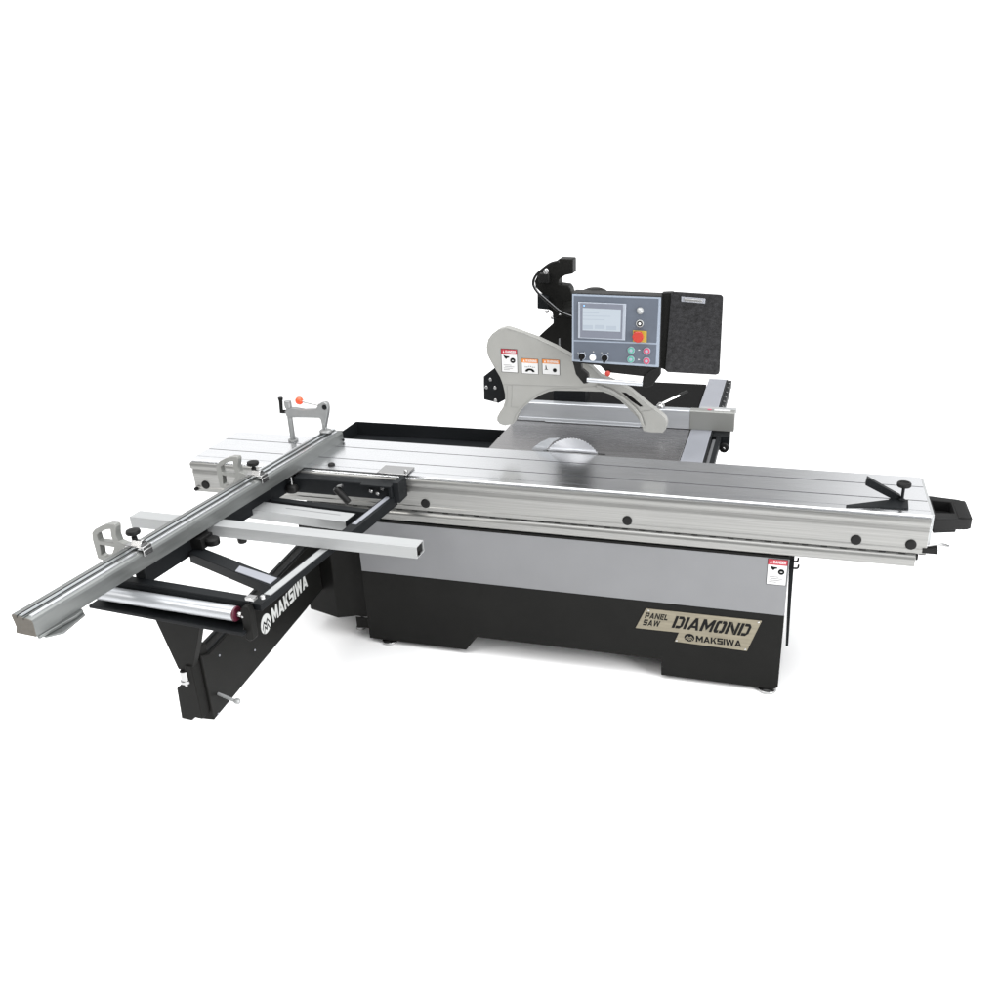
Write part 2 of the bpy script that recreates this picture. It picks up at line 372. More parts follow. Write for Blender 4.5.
# ---- cast iron table and the surfaces round it
c = MB(); c.wb(-.2826,.605,.409,1.06,.835,.877)
ct = c.build('cast_iron_table', M['iron'], saw, bevel=.002)
c = MB(); c.wb(-.155,.468,.4105,.4225,.8775,.8800); c.build('blade_slot_strip', M['steel'], ct, bevel=0)
c = MB(); c.wb(-.02,.27,.424,.440,.8774,.8779); c.build('blade_slot', M['blackm'], ct, bevel=0)
c = MB(); c.wb(-.335,.604,1.0605,1.665,.84,.874); c.build('rear_table', M['blackm'], saw)
c = MB(); c.wb(.6085,.707,.409,1.771,.83,.8785); c.build('extension_table', M['alu_grey'], saw, bevel=.003)
c = MB(); c.prism(PZ(.80), [(-1.088,.43),(-.2835,.43),(-.2835,.692),(-1.086,.682)], 0, .006); c.wb(-1.086,-.2835,.43,.434,.74,.7999)
c.prism(PZ(.8061), [(-1.0875,.43),(-1.084,.43),(-1.0825,.678),(-.2835,.688),(-.2835,.692),(-1.086,.682)], 0, .069)
c.build('side_table', M['black2'], saw)
# guide rail for the rip fence on the right
c = MB(); c.wb(.7075,.716,.409,1.771,.79,.876); c.wb(.735,.757,.409,.93,.835,.868); c.wb(.716,.735,.42,.46,.81,.86); c.m=1; c.wb(.718,.733,.409,.93,.842,.852)
gr = c.build('fence_guide_rail', [M['black2'], M['cabgrey']], saw)
c = MB(); c.wb(.7165,.737,.95,1.771,.83,.872)
gp = c.build('slotted_strip', M['black2'], gr)
for i in range(9):
    c = MB(); c.lathe((.727,1.0+i*.088,.872), Z, [(.006,0),(.006,.003),(.003,.004)], n=12); c.build('screw', M['steel'], gr, bevel=0)
c = MB(); c.wb(.7165,.795,.80,.905,.80,.872); c.build('fence_carrier', M['black2'], gr, bevel=.003)
c = MB(); c.lathe((.775,.80,.825), -Y, [(.010,0),(.010,.02),(.022,.022),(.024,.028),(.022,.040),(.010,.043)]); c.m=1; c.lathe((.775,.757,.825),-Y,[(.007,0),(.004,.003)])
c.build('carrier_knob', [M['rubber'], M['steel']], gr)

# ---- rip fence
c = MB()
c.prism(PX(0), [(.855,.8795),(.905,.8795),(.905,.966),(.900,.9715),(.858,.9715),(.855,.968)], -.30, .600)
c.prism(PX(0), [(.846,.8795),(.8545,.8795),(.8545,.8975),(.848,.896)], -.30, .445)
c.prism(PX(0), [(.838,.8790),(.8455,.8790),(.8455,.884),(.838,.884)], -.12, .36)
rf = c.build('rip_fence', M['rip'], saw)
c = MB(); c.prism(PX(0), [(.8535,.879),(.906,.879),(.906,.967),(.901,.9730),(.857,.9730),(.8535,.969)], .6005, .812)
c.build('fence_end', M['rip_end'], rf)
c = MB(); c.wb(.645,.815,.907,.935,.955,.972); c.build('fence_bracket', M['alu_bar'], rf)
c = MB(); disc(c, PZ(.9732), .690,.885,.010,0,.001); c.build('zero_mark', M['pink'], rf, bevel=0)
c = MB(); c.wb(.712,.79,.872,.895,.9732,.9738); c.build('scale_window', M['sticker'], rf, bevel=0)
c = MB(); c.lathe((.455,.88,.972), Z, [(.020,0),(.020,.012),(.012,.020),(.010,.026)]); c.tube([(.455,.88,.990),(.50,.91,1.008),(.555,.945,1.028)], .006, smooth=4); c.m=1
c.cyl((.538,.935,1.022),(.575,.958,1.036),.010,.009,n=14)
c.build('fence_lever', [M['steel'], M['rubber']], rf)

# ---- blade and riving knife
c = MB()
R_ = .138; n = 60; pts=[]
for i in range(n*2):
    a = PI*i/n; r = R_ if i%2 else R_-.0045
    pts.append((.119+r*math.cos(a+ (.02 if i%2 else 0)), .812+r*math.sin(a+(.02 if i%2 else 0))))
c.prism(PY(.430), pts, -.0015, .0015)
bl = c.build('saw_blade', M['blade'], saw, bevel=0, origin=(.119,.43,.812))
c = MB()
k = [(-0.0870,0.8575), (-0.0692,0.8882), (-0.0348,0.9174), (0.0085,0.9397), (0.0604,0.9445), (0.0270,0.9239), (-0.0023,0.8879), (-0.0126,0.8577)]
c.prism(PY(.4325), k+[(k[-1][0],.80),(k[0][0],.80)], -.0010,.0006)
c.build('riving_knife', M['rip'], saw, bevel=0)

# ---- blade guard
G = PY(.400)
go = [(-0.1670,1.4517), (-0.2028,1.4418), (-0.2315,1.4210), (-0.2514,1.3958), (-0.2602,1.3619), (-0.2574,1.3259), (-0.2426,1.2947), (-0.2232,1.2612), (-0.2037,1.2277), (-0.1913,1.1913), (-0.1837,1.1498), (-0.1852,1.1169), (-0.1961,1.0857), (-0.2139,1.0610), (-0.2260,1.0388), (-0.2278,1.0219), (-0.2165,1.0067), (-0.1905,0.9992), (-0.1518,1.0096), (-0.1393,1.0247), (-0.1262,1.0564), (-0.1063,1.0835), (-0.0676,1.1194), (-0.0202,1.1520), (0.0218,1.1712), (0.0494,1.1771), (0.1630,1.1809), (0.2659,1.1824), (0.3059,1.1690), (0.3414,1.1468), (0.3816,1.1104), (0.4151,1.0780), (0.4354,1.0494), (0.4471,1.0132), (0.4759,1.0089), (0.5329,1.0102), (0.5455,1.0285), (0.5492,1.0516), (0.5420,1.0762), (0.5175,1.0975), (0.4822,1.1204), (0.4291,1.1627), (0.3849,1.1964), (0.3409,1.2188), (0.2526,1.2527), (0.2085,1.2953), (0.1731,1.3115), (0.1289,1.3341), (0.0536,1.3732), (-0.0309,1.4099), (-0.1363,1.4439)]
slot = [(0.3477,1.1846), (0.3675,1.1829), (0.4029,1.1591), (0.4428,1.1251), (0.4298,1.1221), (0.3899,1.1471)]
c = MB(); c.prism(G, go, -.042, 0, holes=[slot])
gd = c.build('blade_guard', M['guard'], saw, bevel=.003)
def ribbon(mb, fr, pts, w, d0, d1):
    L_, R2 = [], []
    for i,(a,b) in enumerate(pts):
        p, q = pts[max(i-1,0)], pts[min(i+1,len(pts)-1)]
        dx, dz = q[0]-p[0], q[1]-p[1]; l = math.hypot(dx,dz) or 1; nx, nz = -dz/l*w/2, dx/l*w/2
        L_.append((a+nx,b+nz)); R2.append((a-nx,b-nz))
    mb.prism(fr, L_+R2[::-1], d0, d1)
c = MB()
ribbon(c, G, [(-0.1865,1.1938), (-0.0189,1.1958), (0.1406,1.1980), (0.2437,1.2052)], .0025, .0003,.0012)
ribbon(c, G, [(-0.1726,1.1875), (-0.1727,1.1316), (-0.1817,1.0888)], .0025, .0003,.0012)
ribbon(c, G, [(-0.1491,1.1910), (-0.1511,1.1421), (-0.1580,1.0901), (-0.1249,1.0896)], .0016, .0003,.0012)
c.build('panel_seam', M['guard2'], gd, bevel=0)
c = MB()
arch = [(-0.1525,1.0153), (-0.1382,1.0534), (-0.1133,1.0869), (-0.0768,1.1226), (-0.0316,1.1556), (0.0128,1.1781), (0.0451,1.1870), (0.1631,1.1909)]
ribbon(c, G, arch, .0028, .0003,.0016)
c.build('arch_lip', M['guard2'], gd, bevel=0)
c = MB()
ar2 = [(0.2393,1.2095), (0.3058,1.1902), (0.3590,1.1568), (0.4035,1.1184), (0.4304,1.0857), (0.4467,1.0362)]
ribbon(c, G, ar2, .013, .0005,.010)
c.build('arch_flange', M['guard'], gd, bevel=.002)
c = MB(); ribbon(c, G, [(a+.009,b+.007) for a,b in ar2], .0022, .0003,.0018); ribbon(c, G, [(0.4345,1.1019), (0.4737,1.1086), (0.4909,1.1186)], .002, .0003,.0016)
c.build('flange_seam', M['guard2'], gd, bevel=0)
c = MB(); c.prism(G, [(a,b) for a,b in slot], -.040, -.003); c.build('slot_dark_insert', M['blackm'], gd, bevel=0)  # black insert added so the slot reads as a dark opening
# rim of the top edge
c = MB()
ribbon(c, G, [(-0.1569,1.4432), (-0.0846,1.4279), (-0.0132,1.3995), (0.0580,1.3668), (0.1244,1.3317)], .0018, .0003,.0010)
c.build('rim_line', M['guard2'], gd, bevel=0)
sticker('danger_sticker', PY(.3995), *(-0.1921,-0.1205,1.2533,1.3563), 'red', gd, 0, 'hand', slope=-.02)
sticker('warning_sticker', PY(.3995), *(-0.0996,-0.0256,1.2502,1.3167), 'orange', gd, 0, 'arc', slope=-.02)
sticker('warning_sticker', PY(.3995), *(-0.0046,0.0719,1.2509,1.3169), 'orange', gd, 0, 'crush', slope=-.02)
# bolted side plate behind the guard
c = MB(); c.prism(PY(.462), [(-0.2482,1.2506), (-0.3031,1.2085), (-0.3067,1.0990), (-0.2371,1.0849), (-0.2073,1.1018), (-0.1712,1.1037), (-0.1646,1.2634)], -.012, 0)
bp_ = c.build('mounting_plate', M['black2'], saw)
for (a,b) in [(-0.2691,1.1959), (-0.2904,1.1581), (-0.2489,1.1582), (-0.2495,1.0982)]:
    c = MB(); bolt_head(c, (a,.462,b), -Y, .0085,.006); c.build('plate_bolt', M['steel'], bp_, bevel=0)

# ---- overhead column, pivot head, hoses
YC = 1.05
c = MB(); c.prism(PY(YC), [(-0.1208,1.3879), (0.0437,1.4268), (0.0398,0.9109), (-0.1316,0.9016)], -.12, 0)
col = c.build('overhead_column', M['black2'], saw, bevel=.004)
c = MB(); c.prism(PY(.80), [(-0.1433,1.3085), (-0.0974,1.3512), (-0.0546,1.3884), (-0.0418,1.4126), (0.1229,1.4171), (0.1215,1.1571), (-0.0258,1.2248)], -.05, 0)
c.build('gusset_plate', M['black'], col)
c = MB(); c.prism(PY(.80), [(-0.0189,1.6876), (0.0440,1.6855), (0.0432,1.6196), (0.0054,1.6118), (-0.0256,1.5930), (-0.0260,1.5691), (0.0190,1.5644), (0.0312,1.5480), (0.0343,1.5315), (0.0615,1.5182), (0.0603,1.4154), (-0.0565,1.4122), (-0.0607,1.4428), (-0.0800,1.4518), (-0.0788,1.5012), (-0.1146,1.5308), (-0.1384,1.5536), (-0.1424,1.5813), (-0.1218,1.6199), (-0.0800,1.6497), (-0.0431,1.6720)], -.07, 0)
c.build('pivot_head', M['black'], col, bevel=.004)
c = MB(); c.prism(PY(.765), [(-0.1212,1.5324), (-0.0684,1.5173), (-0.0698,1.4577), (-0.1233,1.4620)], -.03, 0); c.build('junction_box', M['black2'], col, bevel=.004)
c = MB(); c.prism(PY(.765), [(-0.1122,1.6244), (-0.0629,1.6251), (-0.0640,1.5782), (-0.1134,1.5833)], -.03, 0); c.build('junction_box', M['rubber'], col, bevel=.004)
pt = lambda l, y: [(a,y,b) for a,b in l]
c = MB()
c.tube(pt([(0.0031,1.6899), (-0.0344,1.6806), (-0.0725,1.6557), (-0.1088,1.6239), (-0.1209,1.5876), (-0.1038,1.5539), (-0.0667,1.5182), (-0.0293,1.4870), (0.0034,1.4625), (0.0552,1.4432), (0.0976,1.4374)],.70), .0062, smooth=6)
c.build('cable_hose', M['rubber'], col, bevel=0)
c = MB()
c.tube(pt([(-0.1143,1.5855), (-0.0989,1.5576), (-0.0617,1.5242), (-0.0244,1.4931), (0.0083,1.4686), (0.0553,1.4492), (0.0977,1.4420)],.692), .0022, smooth=6)
c.build('cable', M['cabgrey'], col, bevel=0)
for l,r in (([(-0.0669,1.6410)],.013),([(-0.0677,1.4575)],.010),([(-0.0429,1.4284)],.008),([(-0.0042,1.4444)],.006)):
    a,b = l[0]; c = MB(); c.lathe((a,.735,b), -Y, [(r,0),(r,.006),(r*.7,.010),(r*.4,.012)], n=16); c.build('hose_fitting', M['steel'], col, bevel=0)
c = MB(); c.cyl((-.02,.79,1.30),(-.02,.745,1.30),.004); 
a,b = [(-0.0133,1.3078)][0]
c = MB(); c.wb(a-.003,a+.003,.742,.7505,b-.028,b+.02); c.build('adjusting_slot', M['cabgrey'], col, bevel=0)

# ---- control console
CY = .300
K = PY(CY)
F0, F1, F2, F3 = [(0.1580,1.6228), (0.5234,1.6168), (0.5218,1.3295), (0.1533,1.3396)]
def sc2(u0,v0,u1,v1):      # console panel grid, 89 x 68 units from its top left corner
    def m(u,v):
        s_ = (u-572.4)/88.8; q_ = (v-(293.8+3.4*s_))/(67.5+2.5*s_)
        return (F0[0]+(F1[0]-F0[0])*s_+(F3[0]-F0[0])*q_, F0[1]+(F1[1]-F0[1])*s_+(F3[1]-F0[1])*q_)
    return [m(u0,v0),m(u1,v0+.03*(u1-u0)),m(u1,v1+.03*(u1-u0)),m(u0,v1)]
face = [(0.1580,1.6228), (0.5234,1.6168), (0.5218,1.3295), (0.1533,1.3396)]
hous = [(0.1555,1.6276), (0.5257,1.6216), (0.5269,1.3247), (0.5059,1.3000), (0.4686,1.2855), (0.2989,1.2973), (0.2732,1.3242), (0.1515,1.3348)]
c = MB(); c.prism(K, hous, -.075, -.0005)
con = c.build('console', M['rubber'], saw, bevel=.004, label='control console with touch screen and push buttons')
c = MB(); c.prism(K, face, 0, .002); c.build('trim_frame', M['faceline'], con, bevel=0)
c = MB(); c.prism(K, [(0.1646,1.6148), (0.5139,1.6102), (0.5094,1.4313), (0.1623,1.4319)], .0022,.0032)
c.prism(K, [(0.1622,1.4260), (0.5095,1.4246), (0.5083,1.3400), (0.1612,1.3481)], .0022,.0032)
c.build('face_panel', M['face'], con, bevel=0)
c = MB(); c.prism(K, [(0.1837,1.5915), (0.3826,1.5880), (0.3801,1.4385), (0.1813,1.4419)], .0034,.0080); c.build('screen_frame', M['bezel'], con, bevel=.001)
c = MB(); c.prism(K, [(0.1930,1.5877), (0.3703,1.5853), (0.3675,1.4439), (0.1908,1.4455)], .0081,.0090); c.build('screen_bezel', M['bezel2'], con, bevel=0)
c = MB(); c.prism(K, [(0.2029,1.5682), (0.3623,1.5648), (0.3606,1.4736), (0.2013,1.4753)], .0091,.0096); c.build('touch_screen', M['screen'], con, bevel=0)
c = MB()
for (u0,v0,u1,v1) in ((584,311.2,600,312.2),(584,314.5,612,315.2),(584,318,606,318.8),(584,324,594,328),(596,324,606,328),(608,325,618,329)):
    q = sc2(u0,v0,u1,v1); c.prism(K, q, .0097,.0099)
c.build('screen_layout', M['screenline'], con, bevel=0)
c = MB(); a,b = [(0.2089,1.5774)][0]; disc(c,K,a,b,.003,.0091,.0097); c.build('power_light', mat('blue power light',(.1,.3,.6),.3,emit=((.3,.5,1),1.2)), con, bevel=0)
def btn(px, prof, ms, name, base=.0032):
    a,b = px; mb = MB()
    for k,pr in enumerate(prof):
        mb.m = k; mb.lathe(K.p(a,b,base), K.n, pr, n=24)
    return mb.build(name, ms, con, bevel=0)
P_ = [(0.4399,1.5611), (0.4396,1.5090), (0.4380,1.4579), (0.4056,1.3975), (0.4706,1.3965), (0.4045,1.3595), (0.4705,1.3553), (0.1969,1.3641), (0.2433,1.3608), (0.2946,1.3611)]
btn(P_[0], [[(.0145,0),(.0145,.003),(.011,.010),(.006,.014)]], [M['alu_bar']], 'indicator_lamp')
btn(P_[1], [[(.0155,0),(.0155,.004),(.0145,.005)],[(.0115,.005),(.0115,.0055)],[(.0055,.0055),(.0045,.008)]], [M['alu_bar'],M['rubber'],M['white']], 'key_switch')
a,b = P_[2]
c = MB(); c.prism(K, [(a-.026,b-.024),(a+.031,b-.026),(a+.031,b+.021),(a-.026,b+.023)], .0034,.006); c.m=1; c.lathe(K.p(a-.002,b,.006),K.n,[(.014,0),(.014,.012),(.022,.014),(.023,.020),(.020,.024)],n=24)
c.m=1; c.prism(K,[(a-.022,b-.019),(a+.010,b-.020),(a+.010,b+.018),(a-.022,b+.019)],.006,.0085); c.build('emergency_button', [M['yellow'],M['estop']], con, bevel=0)
for p,mm in ((P_[3],'green'),(P_[4],'pink'),(P_[5],'green'),(P_[6],'pink')):
    btn(p, [[(.0155,0),(.0155,.003),(.0148,.004)],[(.0130,.004),(.0130,.006),(.0120,.007)],[(.0070,.007),(.0070,.0078)]], [M['bezel'],M[mm],M['faceline']], 'push_button')
for p in (P_[7],P_[9]):
    mb = MB(); a,b = p; mb.m=1; mb.lathe(K.p(a,b,.0032),K.n,[(.0160,0),(.0160,.003),(.0150,.004)],n=24); mb.m=0; mb.lathe(K.p(a,b,.0072),K.n,[(.0135,0),(.0130,.007)],n=24)
    mb.prism(K,[(a-.0045,b-.017),(a+.0045,b-.017),(a+.0045,b+.014),(a-.0045,b+.014)],.0142,.022); mb.build('selector_switch',[M['ink'],M['bezel']],con,bevel=0)
btn(P_[8], [[(.0150,0),(.0150,.004),(.0142,.005)],[(.0125,.005),(.0125,.008),(.010,.010)]], [M['bezel'],M['white']], 'push_button')
c = MB()
for (a,b),w in zip([(0.4394,1.3996), (0.4388,1.3591), (0.1811,1.3781), (0.2091,1.3800), (0.2468,1.3848), (0.2818,1.3819), (0.3094,1.3821)],(.008,.008,.005,.005,.006,.005,.005)):
    c = MB(); c.prism(K,[(a-w/2,b-w*.35),(a+w/2,b),(a-w/2,b+w*.35)],.0034,.0040); c.build('button_marking', M['letter'], con, bevel=0)
# handle bar under the console
c = MB()
c.prism(PY(.292), [(0.1565,1.3409), (0.1924,1.3359), (0.1973,1.3080), (0.2231,1.2879), (0.2229,1.2495), (0.2037,1.2451), (0.1702,1.2851)], -.03, 0)
c.build('handle_bracket', M['rubber'], con, bevel=.003)
c = MB(); c.prism(PY(.292), [(0.5291,1.3328), (0.4901,1.3163), (0.4572,1.2872), (0.4517,1.2456), (0.4728,1.2414), (0.4977,1.2521), (0.5295,1.2989)], -.03, 0)
c.build('handle_bracket', M['rubber'], con, bevel=.003)
e = [(0.2213,1.2676), (0.4576,1.2609)]
c = MB(); c.cyl((e[0][0],.280,e[0][1]),(e[1][0],.280,e[1][1]),.0095); c.build('grab_bar', M['rip'], con)
a,b = [(0.3078,1.2956)][0]
c = MB(); c.lathe((a,.300,b), -Y, [(.010,0),(.012,.006),(.012,.012),(.008,.016)]); c.build('red_knob', M['estop'], con, bevel=0)
# swivel joint and arm behind the console
c = MB(); a,b = [(0.2294,1.6062)][0]
c.lathe((a,.40,b-.03), Z, [(.060,0),(.060,.030),(.050,.044),(.030,.052),(.012,.053)]); c.wb(a-.09,.56,.3865,.42,b-.06,b-.012)
c.tube([(a,.41,b-.05),(a-.04,.62,b-.10),(-.02,.85,b-.16)], .035, n=16)
c.build('swivel_joint', M['black'], con, bevel=.002)
# document board
BY = .33
bo = [(0.5645,1.6344), (0.7566,1.6260), (0.7656,1.6172), (0.7662,1.6053), (0.7670,1.3139), (0.7628,1.3023), (0.7512,1.2984), (0.5537,1.3012), (0.5422,1.3105), (0.5583,1.6287)]
c = MB(); c.prism(PY(BY), bo, -.007, 0); brd = c.build('document_board', M['board'], saw, bevel=.002)
c = MB(); c.prism(PY(BY), [(0.5201,1.6255), (0.5623,1.6280), (0.5557,1.3047), (0.5220,1.3161)], -.05, -.0075); c.build('hinge_bracket', M['black'], brd)
q = [(0.6000,1.6160), (0.6960,1.6101), (0.6961,1.5903), (0.6003,1.5960)]
c = MB(); c.prism(PY(BY), q, .0005,.0035); c.m=1
q = [(0.6130,1.6099), (0.6848,1.6055), (0.6844,1.5948), (0.6130,1.5991)]
c.prism(PY(BY), q, .0036,.009); c.build('paper_clip', [M['alu_grey'], M['steel']], brd)

# ---- crosscut fence
FL = -1.835
prof = [(-.080,.8765),(.0,.8765),(-.001,.888),(.0,.900),(.0,.926),(-.004,.933),(-.014,.937),(-.030,.938),(-.032,.930),(-.0350,.930),(-.037,.9385),(-.050,.942),(-.056,.9405),(-.056,.934),(-.0615,.934),(-.0615,.9435),(-.078,.944),(-.081,.940),(-.076,.915),(-.074,.900),(-.081,.882)]
c = MB(); c.prism(FV(0), prof, 0, -FL)
cf = c.build('crosscut_fence', M['alu_fence'], saw, bevel=.0006, smooth=25)
c = MB(); c.prism(FV(FL), [(u*.985-.0006,(z-.91)*.985+.91) for u,z in prof], .0003, .0025); c.build('end_face', M['endcut'], cf, bevel=0)
c = MB()
for (v0,v1) in ((-1.30,-.70),(-.60,-.02),(-1.82,-1.36)):
    c.box(FZ(.9376), -.0285, -.0150, v0, v1, 0, .0022)
for (v0,v1) in ((-.58,-.005),): c.box(FZ(.9440), -.0770,-.0670, v0, v1, 0, .0012)
c.build('scale_tape', M['tape'], cf, bevel=0)
c = MB()
c.box(FZ(.940), -.052,-.0385, -1.834,-.003, 0.0025, .0040)
c.build('top_track', M['alu_fence_top'], cf, bevel=0)
c = MB()
for k in range(174): c.box(FZ(.9399), -.0284, -.0284+(.0065 if k%5 else .011), -1.28+k*.00725, -1.28+k*.00725+.0009, 0, .0003)
c.build('scale_marks', M['ink'], cf, bevel=0)
# telescopic extension below the near end
c = MB(); c.prism(FZ(.858), [(-.006,-1.81),(.006,-1.81),(.040,-1.775),(.020,-1.665),(-.004,-1.650),(-.006,-1.650)], 0, .006)
c.prism(FZ(.866), [(-.006,-1.83),(.004,-1.83),(.016,-1.70),(.010,-1.66),(-.006,-1.652)], 0, .010)
c.build('fence_extension', M['alu_fence'], cf)
c = MB(); c.box(FV(.0005), -.078,-.003,.880,.935,-.006,-.0003); c.cyl(fw(.003,-.012,.895),fw(.010,-.012,.895),.006); c.build('fence_end_plate', M['black2'], cf)
# flip stops
def flip_stop(v):
    a = MB()
    a.m = 0
    a.box(FV(v), -.075,.004,.9425,.955,-.022,.022); a.box(FV(v), .0012,.006,.920,.9425,-.022,.022)
    a.prism(FU(-.03), [(v-.022,.955),(v+.022,.955),(v+.006,.974),(v-.008,.974)], -.020,.022)
    ob = a.build('flip_stop', M['steel'], cf, bevel=.002)
    return ob
def flip_parts(v, up):
    a = MB(); b = fw(-.045,v,.972)
    a.lathe(b, Z, [(.010,0),(.010,.010),(.006,.012),(.006,.020)]); a.lathe(fw(-.045,v,.990), Z, [(.012,0),(.024,.004),(.026,.010),(.024,.018),(.010,.022)], n=10)
    a.build('stop_knob', M['rubber'], cf, bevel=0)
    a = MB(); F = FV(v); dv = 0
    o = [(-.228,.875),(-.231,.950),(-.226,.978),(-.208,.995),(-.175,1.012),(-.140,1.024),(-.112,1.025),(-.108,1.016),(-.116,.985),(-.112,.958),(-.085,.950),(-.085,.938),(-.118,.925),(-.150,.885),(-.200,.868)]
    h1 = [(-.205,.948),(-.206,.972),(-.190,.985),(-.155,1.000),(-.136,1.004),(-.140,.975),(-.134,.950)]
    h2 = [(-.204,.934),(-.138,.932),(-.158,.900),(-.196,.886),(-.208,.892)]
    a.prism(F, o, -.016, .010, holes=[h1,h2])
    a.box(F, -.090,-.0765,.936,.952,-.016,.016)
    a.build('stop_bracket', M['rip_end'], cf, bevel=.002)
for v in (-1.335,-.635): flip_stop(v); flip_parts(v, 0)
# hold-down clamp: its post stands in the table slot just left of the fence
CF = FV(-.06)
pb = [(-0.2440,0.8370), (-0.2180,1.0850)]
c = MB(); c.cyl(CF.p(pb[0][0],.886), CF.p(pb[0][0],pb[1][1]-.004), .0125); c.cyl(CF.p(pb[0][0],pb[1][1]-.032), CF.p(pb[0][0],pb[1][1]), .0170)
c.cyl(CF.p(pb[0][0],.8848), CF.p(pb[0][0],.893), .024)
cl = c.build('hold_down_clamp', M['clamp'], saw, bevel=.001)
c = MB()
c.prism(CF, [(-0.2540,1.0420), (-0.2380,1.0530), (-0.2130,1.0560), (-0.1580,1.0510), (-0.0860,1.0590), (-0.0690,1.0840), (-0.0540,1.0940), (-0.0350,1.0990), (-0.0210,1.0900), (-0.0200,1.0680), (-0.0270,1.0380), (-0.0390,1.0050), (-0.0520,0.9610), (-0.0620,0.9610), (-0.0640,1.0000), (-0.0670,1.0140), (-0.0760,1.0180), (-0.1860,1.0110), (-0.2430,1.0060), (-0.2560,1.0150)], -.013,.013)
c.build('clamp_arm', M['clamp'], cl, bevel=.003)
f0 = [(-0.0540,0.9710), (-0.0540,0.9390)]
c = MB(); c.cyl(CF.p(*f0[0]), CF.p(f0[0][0],.962), .0075); c.lathe(CF.p(f0[0][0],.9445), Z, [(.026,0),(.030,.004),(.030,.010),(.024,.014),(.008,.018)]); c.build('pressure_pad', M['clamp'], cl, bevel=0)
lv = [(-0.1580,1.0910), (-0.0720,1.0800), (-0.1750,1.0930), (-0.2880,1.0290), (-0.2820,1.1000), (-0.2530,1.0310), (-0.0350,1.0740)]
c = MB(); c.cyl(CF.p(lv[0][0],lv[0][1],.004), CF.p(lv[1][0],lv[1][1],.004),.0055); c.build('clamp_lever', M['steel'], cl, bevel=0)
c = MB(); c.ball(CF.p(lv[2][0],lv[2][1],.004),.0195); c.build('lever_ball', M['redknob'], cl, bevel=0)
c = MB(); c.lathe(CF.p(lv[6][0],lv[6][1],.0132), CF.n, [(.012,0),(.012,.003),(.008,.004)]); c.build('pivot_disc', M['black2'], cl, bevel=0)
c = MB(); q0 = CF.p(*lv[5]); q1 = CF.p(*lv[3]); q2 = CF.p(*lv[4])
c.cyl(q0,q1,.006); c.m=1; c.cyl(q1-Z*.006,q2-Z*.012,.008,.009); c.cyl(q2-Z*.012,q2,.0115); c.cyl(q1, q0+(q1-q0)*.35, .009)
c.build('crank_handle', [M['steel'],M['rubber']], cl, bevel=0)

# ---- crosscut table (swung frame with bars and roller)
c = MB()
c.box(FZ(.775), .443,.488, -.80,-.398, 0,.045); c.box(FZ(.796), .443,.488, -1.385,-.8001, 0,.024)                 # right beam
c.box(FZ(.795), -.075,-.030, -1.34,-.36, 0,.079)                # left beam under the fence
c.box(FZ(.783), -.021,.442, -.598,-.562, 0,.037)                # cross member
c.prism(FZ(.778), [(.005,-1.068),(.442,-1.196),(.442,-1.262),(-.021,-1.120),(-.021,-1.068)], 0,.041)  # diagonal brace
c.box(FZ(.815), -.19,.44,-1.385,-1.345,0,.010)                  # roller channel
c.box(FZ(.735), -.21,.44,-1.385,-1.377,0,.0799)
c.box(FZ(.722), -.22,.44,-1.440,-1.377,0,.0129)
ctb = c.build('crosscut_table', M['black2'], saw, bevel=.002)
c = MB(); c.box(FZ(.8202), .454,.482,-1.318,-.90,0,.0025); c.build('beam_strip', M['alu_bar'], ctb, bevel=0)
c = MB(); c.box(FZ(.8202), .453,.473,-.72,-.43,0,.0025); c.build('beam_strip', M['alu_grey'], ctb, bevel=0)
c = MB(); c.prism(FZ(.8192), [(.24,-1.160),(.43,-1.203),(.43,-1.247),(.25,-1.200)], 0,.0025); c.build('brace_plate', M['alu_grey'], ctb, bevel=0)
c = MB(); c.box(FZ(.778), -.10,.414,-.706,-.622,0,.043); c.m=1; c.box(FZ(.778), .4145,.418,-.706,-.622,-.004,.044)
bar1 = c.build('support_bar', [M['alu_bar'],M['black2']], ctb, bevel=.0015)
c = MB(); c.box(FZ(.8212), .10,.36,-.655,-.652,-.0002,.0008); c.build('bar_groove', M['cabgrey'], ctb, bevel=0)
c = MB(); c.box(FZ(.760), .25,.442,-.80,-.77,0,.050); c.build('cross_brace', M['black'], ctb)
# long bar lying across the frame, nearly parallel to the saw: a hollow tube
A2 = Vector((math.cos(math.radians(-1.1)), math.sin(math.radians(-1.1)), 0))
L0 = fw(-.389,-1.007,0); 
ang = math.atan2((fw(.853,-.938,0)-L0).y, (fw(.853,-.938,0)-L0).x); A2 = Vector((math.cos(ang),math.sin(ang),0)); LEN = (fw(.853,-.938,0)-L0).length
T2 = Fr(L0, A2, Z)      # normal to the front
c = MB()
c.prism(Fr(L0, -T2.n, Z), [(0,.828),(.064,.828),(.064,.8745),(0,.8745)], 0, LEN, holes=[[(.003,.831),(.061,.831),(.061,.8715),(.003,.8715)]])
tb = c.build('extension_bar', M['alu_bar'], ctb, bevel=.0008)
c = MB(); c.prism(Fr(L0, -T2.n, Z), [(.0035,.8315),(.0605,.8315),(.0605,.871),(.0035,.871)], LEN-.010, LEN-.006); c.prism(Fr(L0, -T2.n, Z), [(.025,.8315),(.032,.8315),(.032,.845),(.025,.845)], LEN-.0061, LEN-.001)
c.build('bar_dark_inside', M['rubber'], ctb, bevel=0)  # black sheet standing in for the shade inside the hollow bar
c = MB(); 
for u_ in (.108,): c.lathe(fw(u_,-.965,.808), Z, [(.016,0),(.018,.006),(.018,.018),(.010,.0195)])
c.build('bar_knob', M['rubber'], ctb, bevel=0)
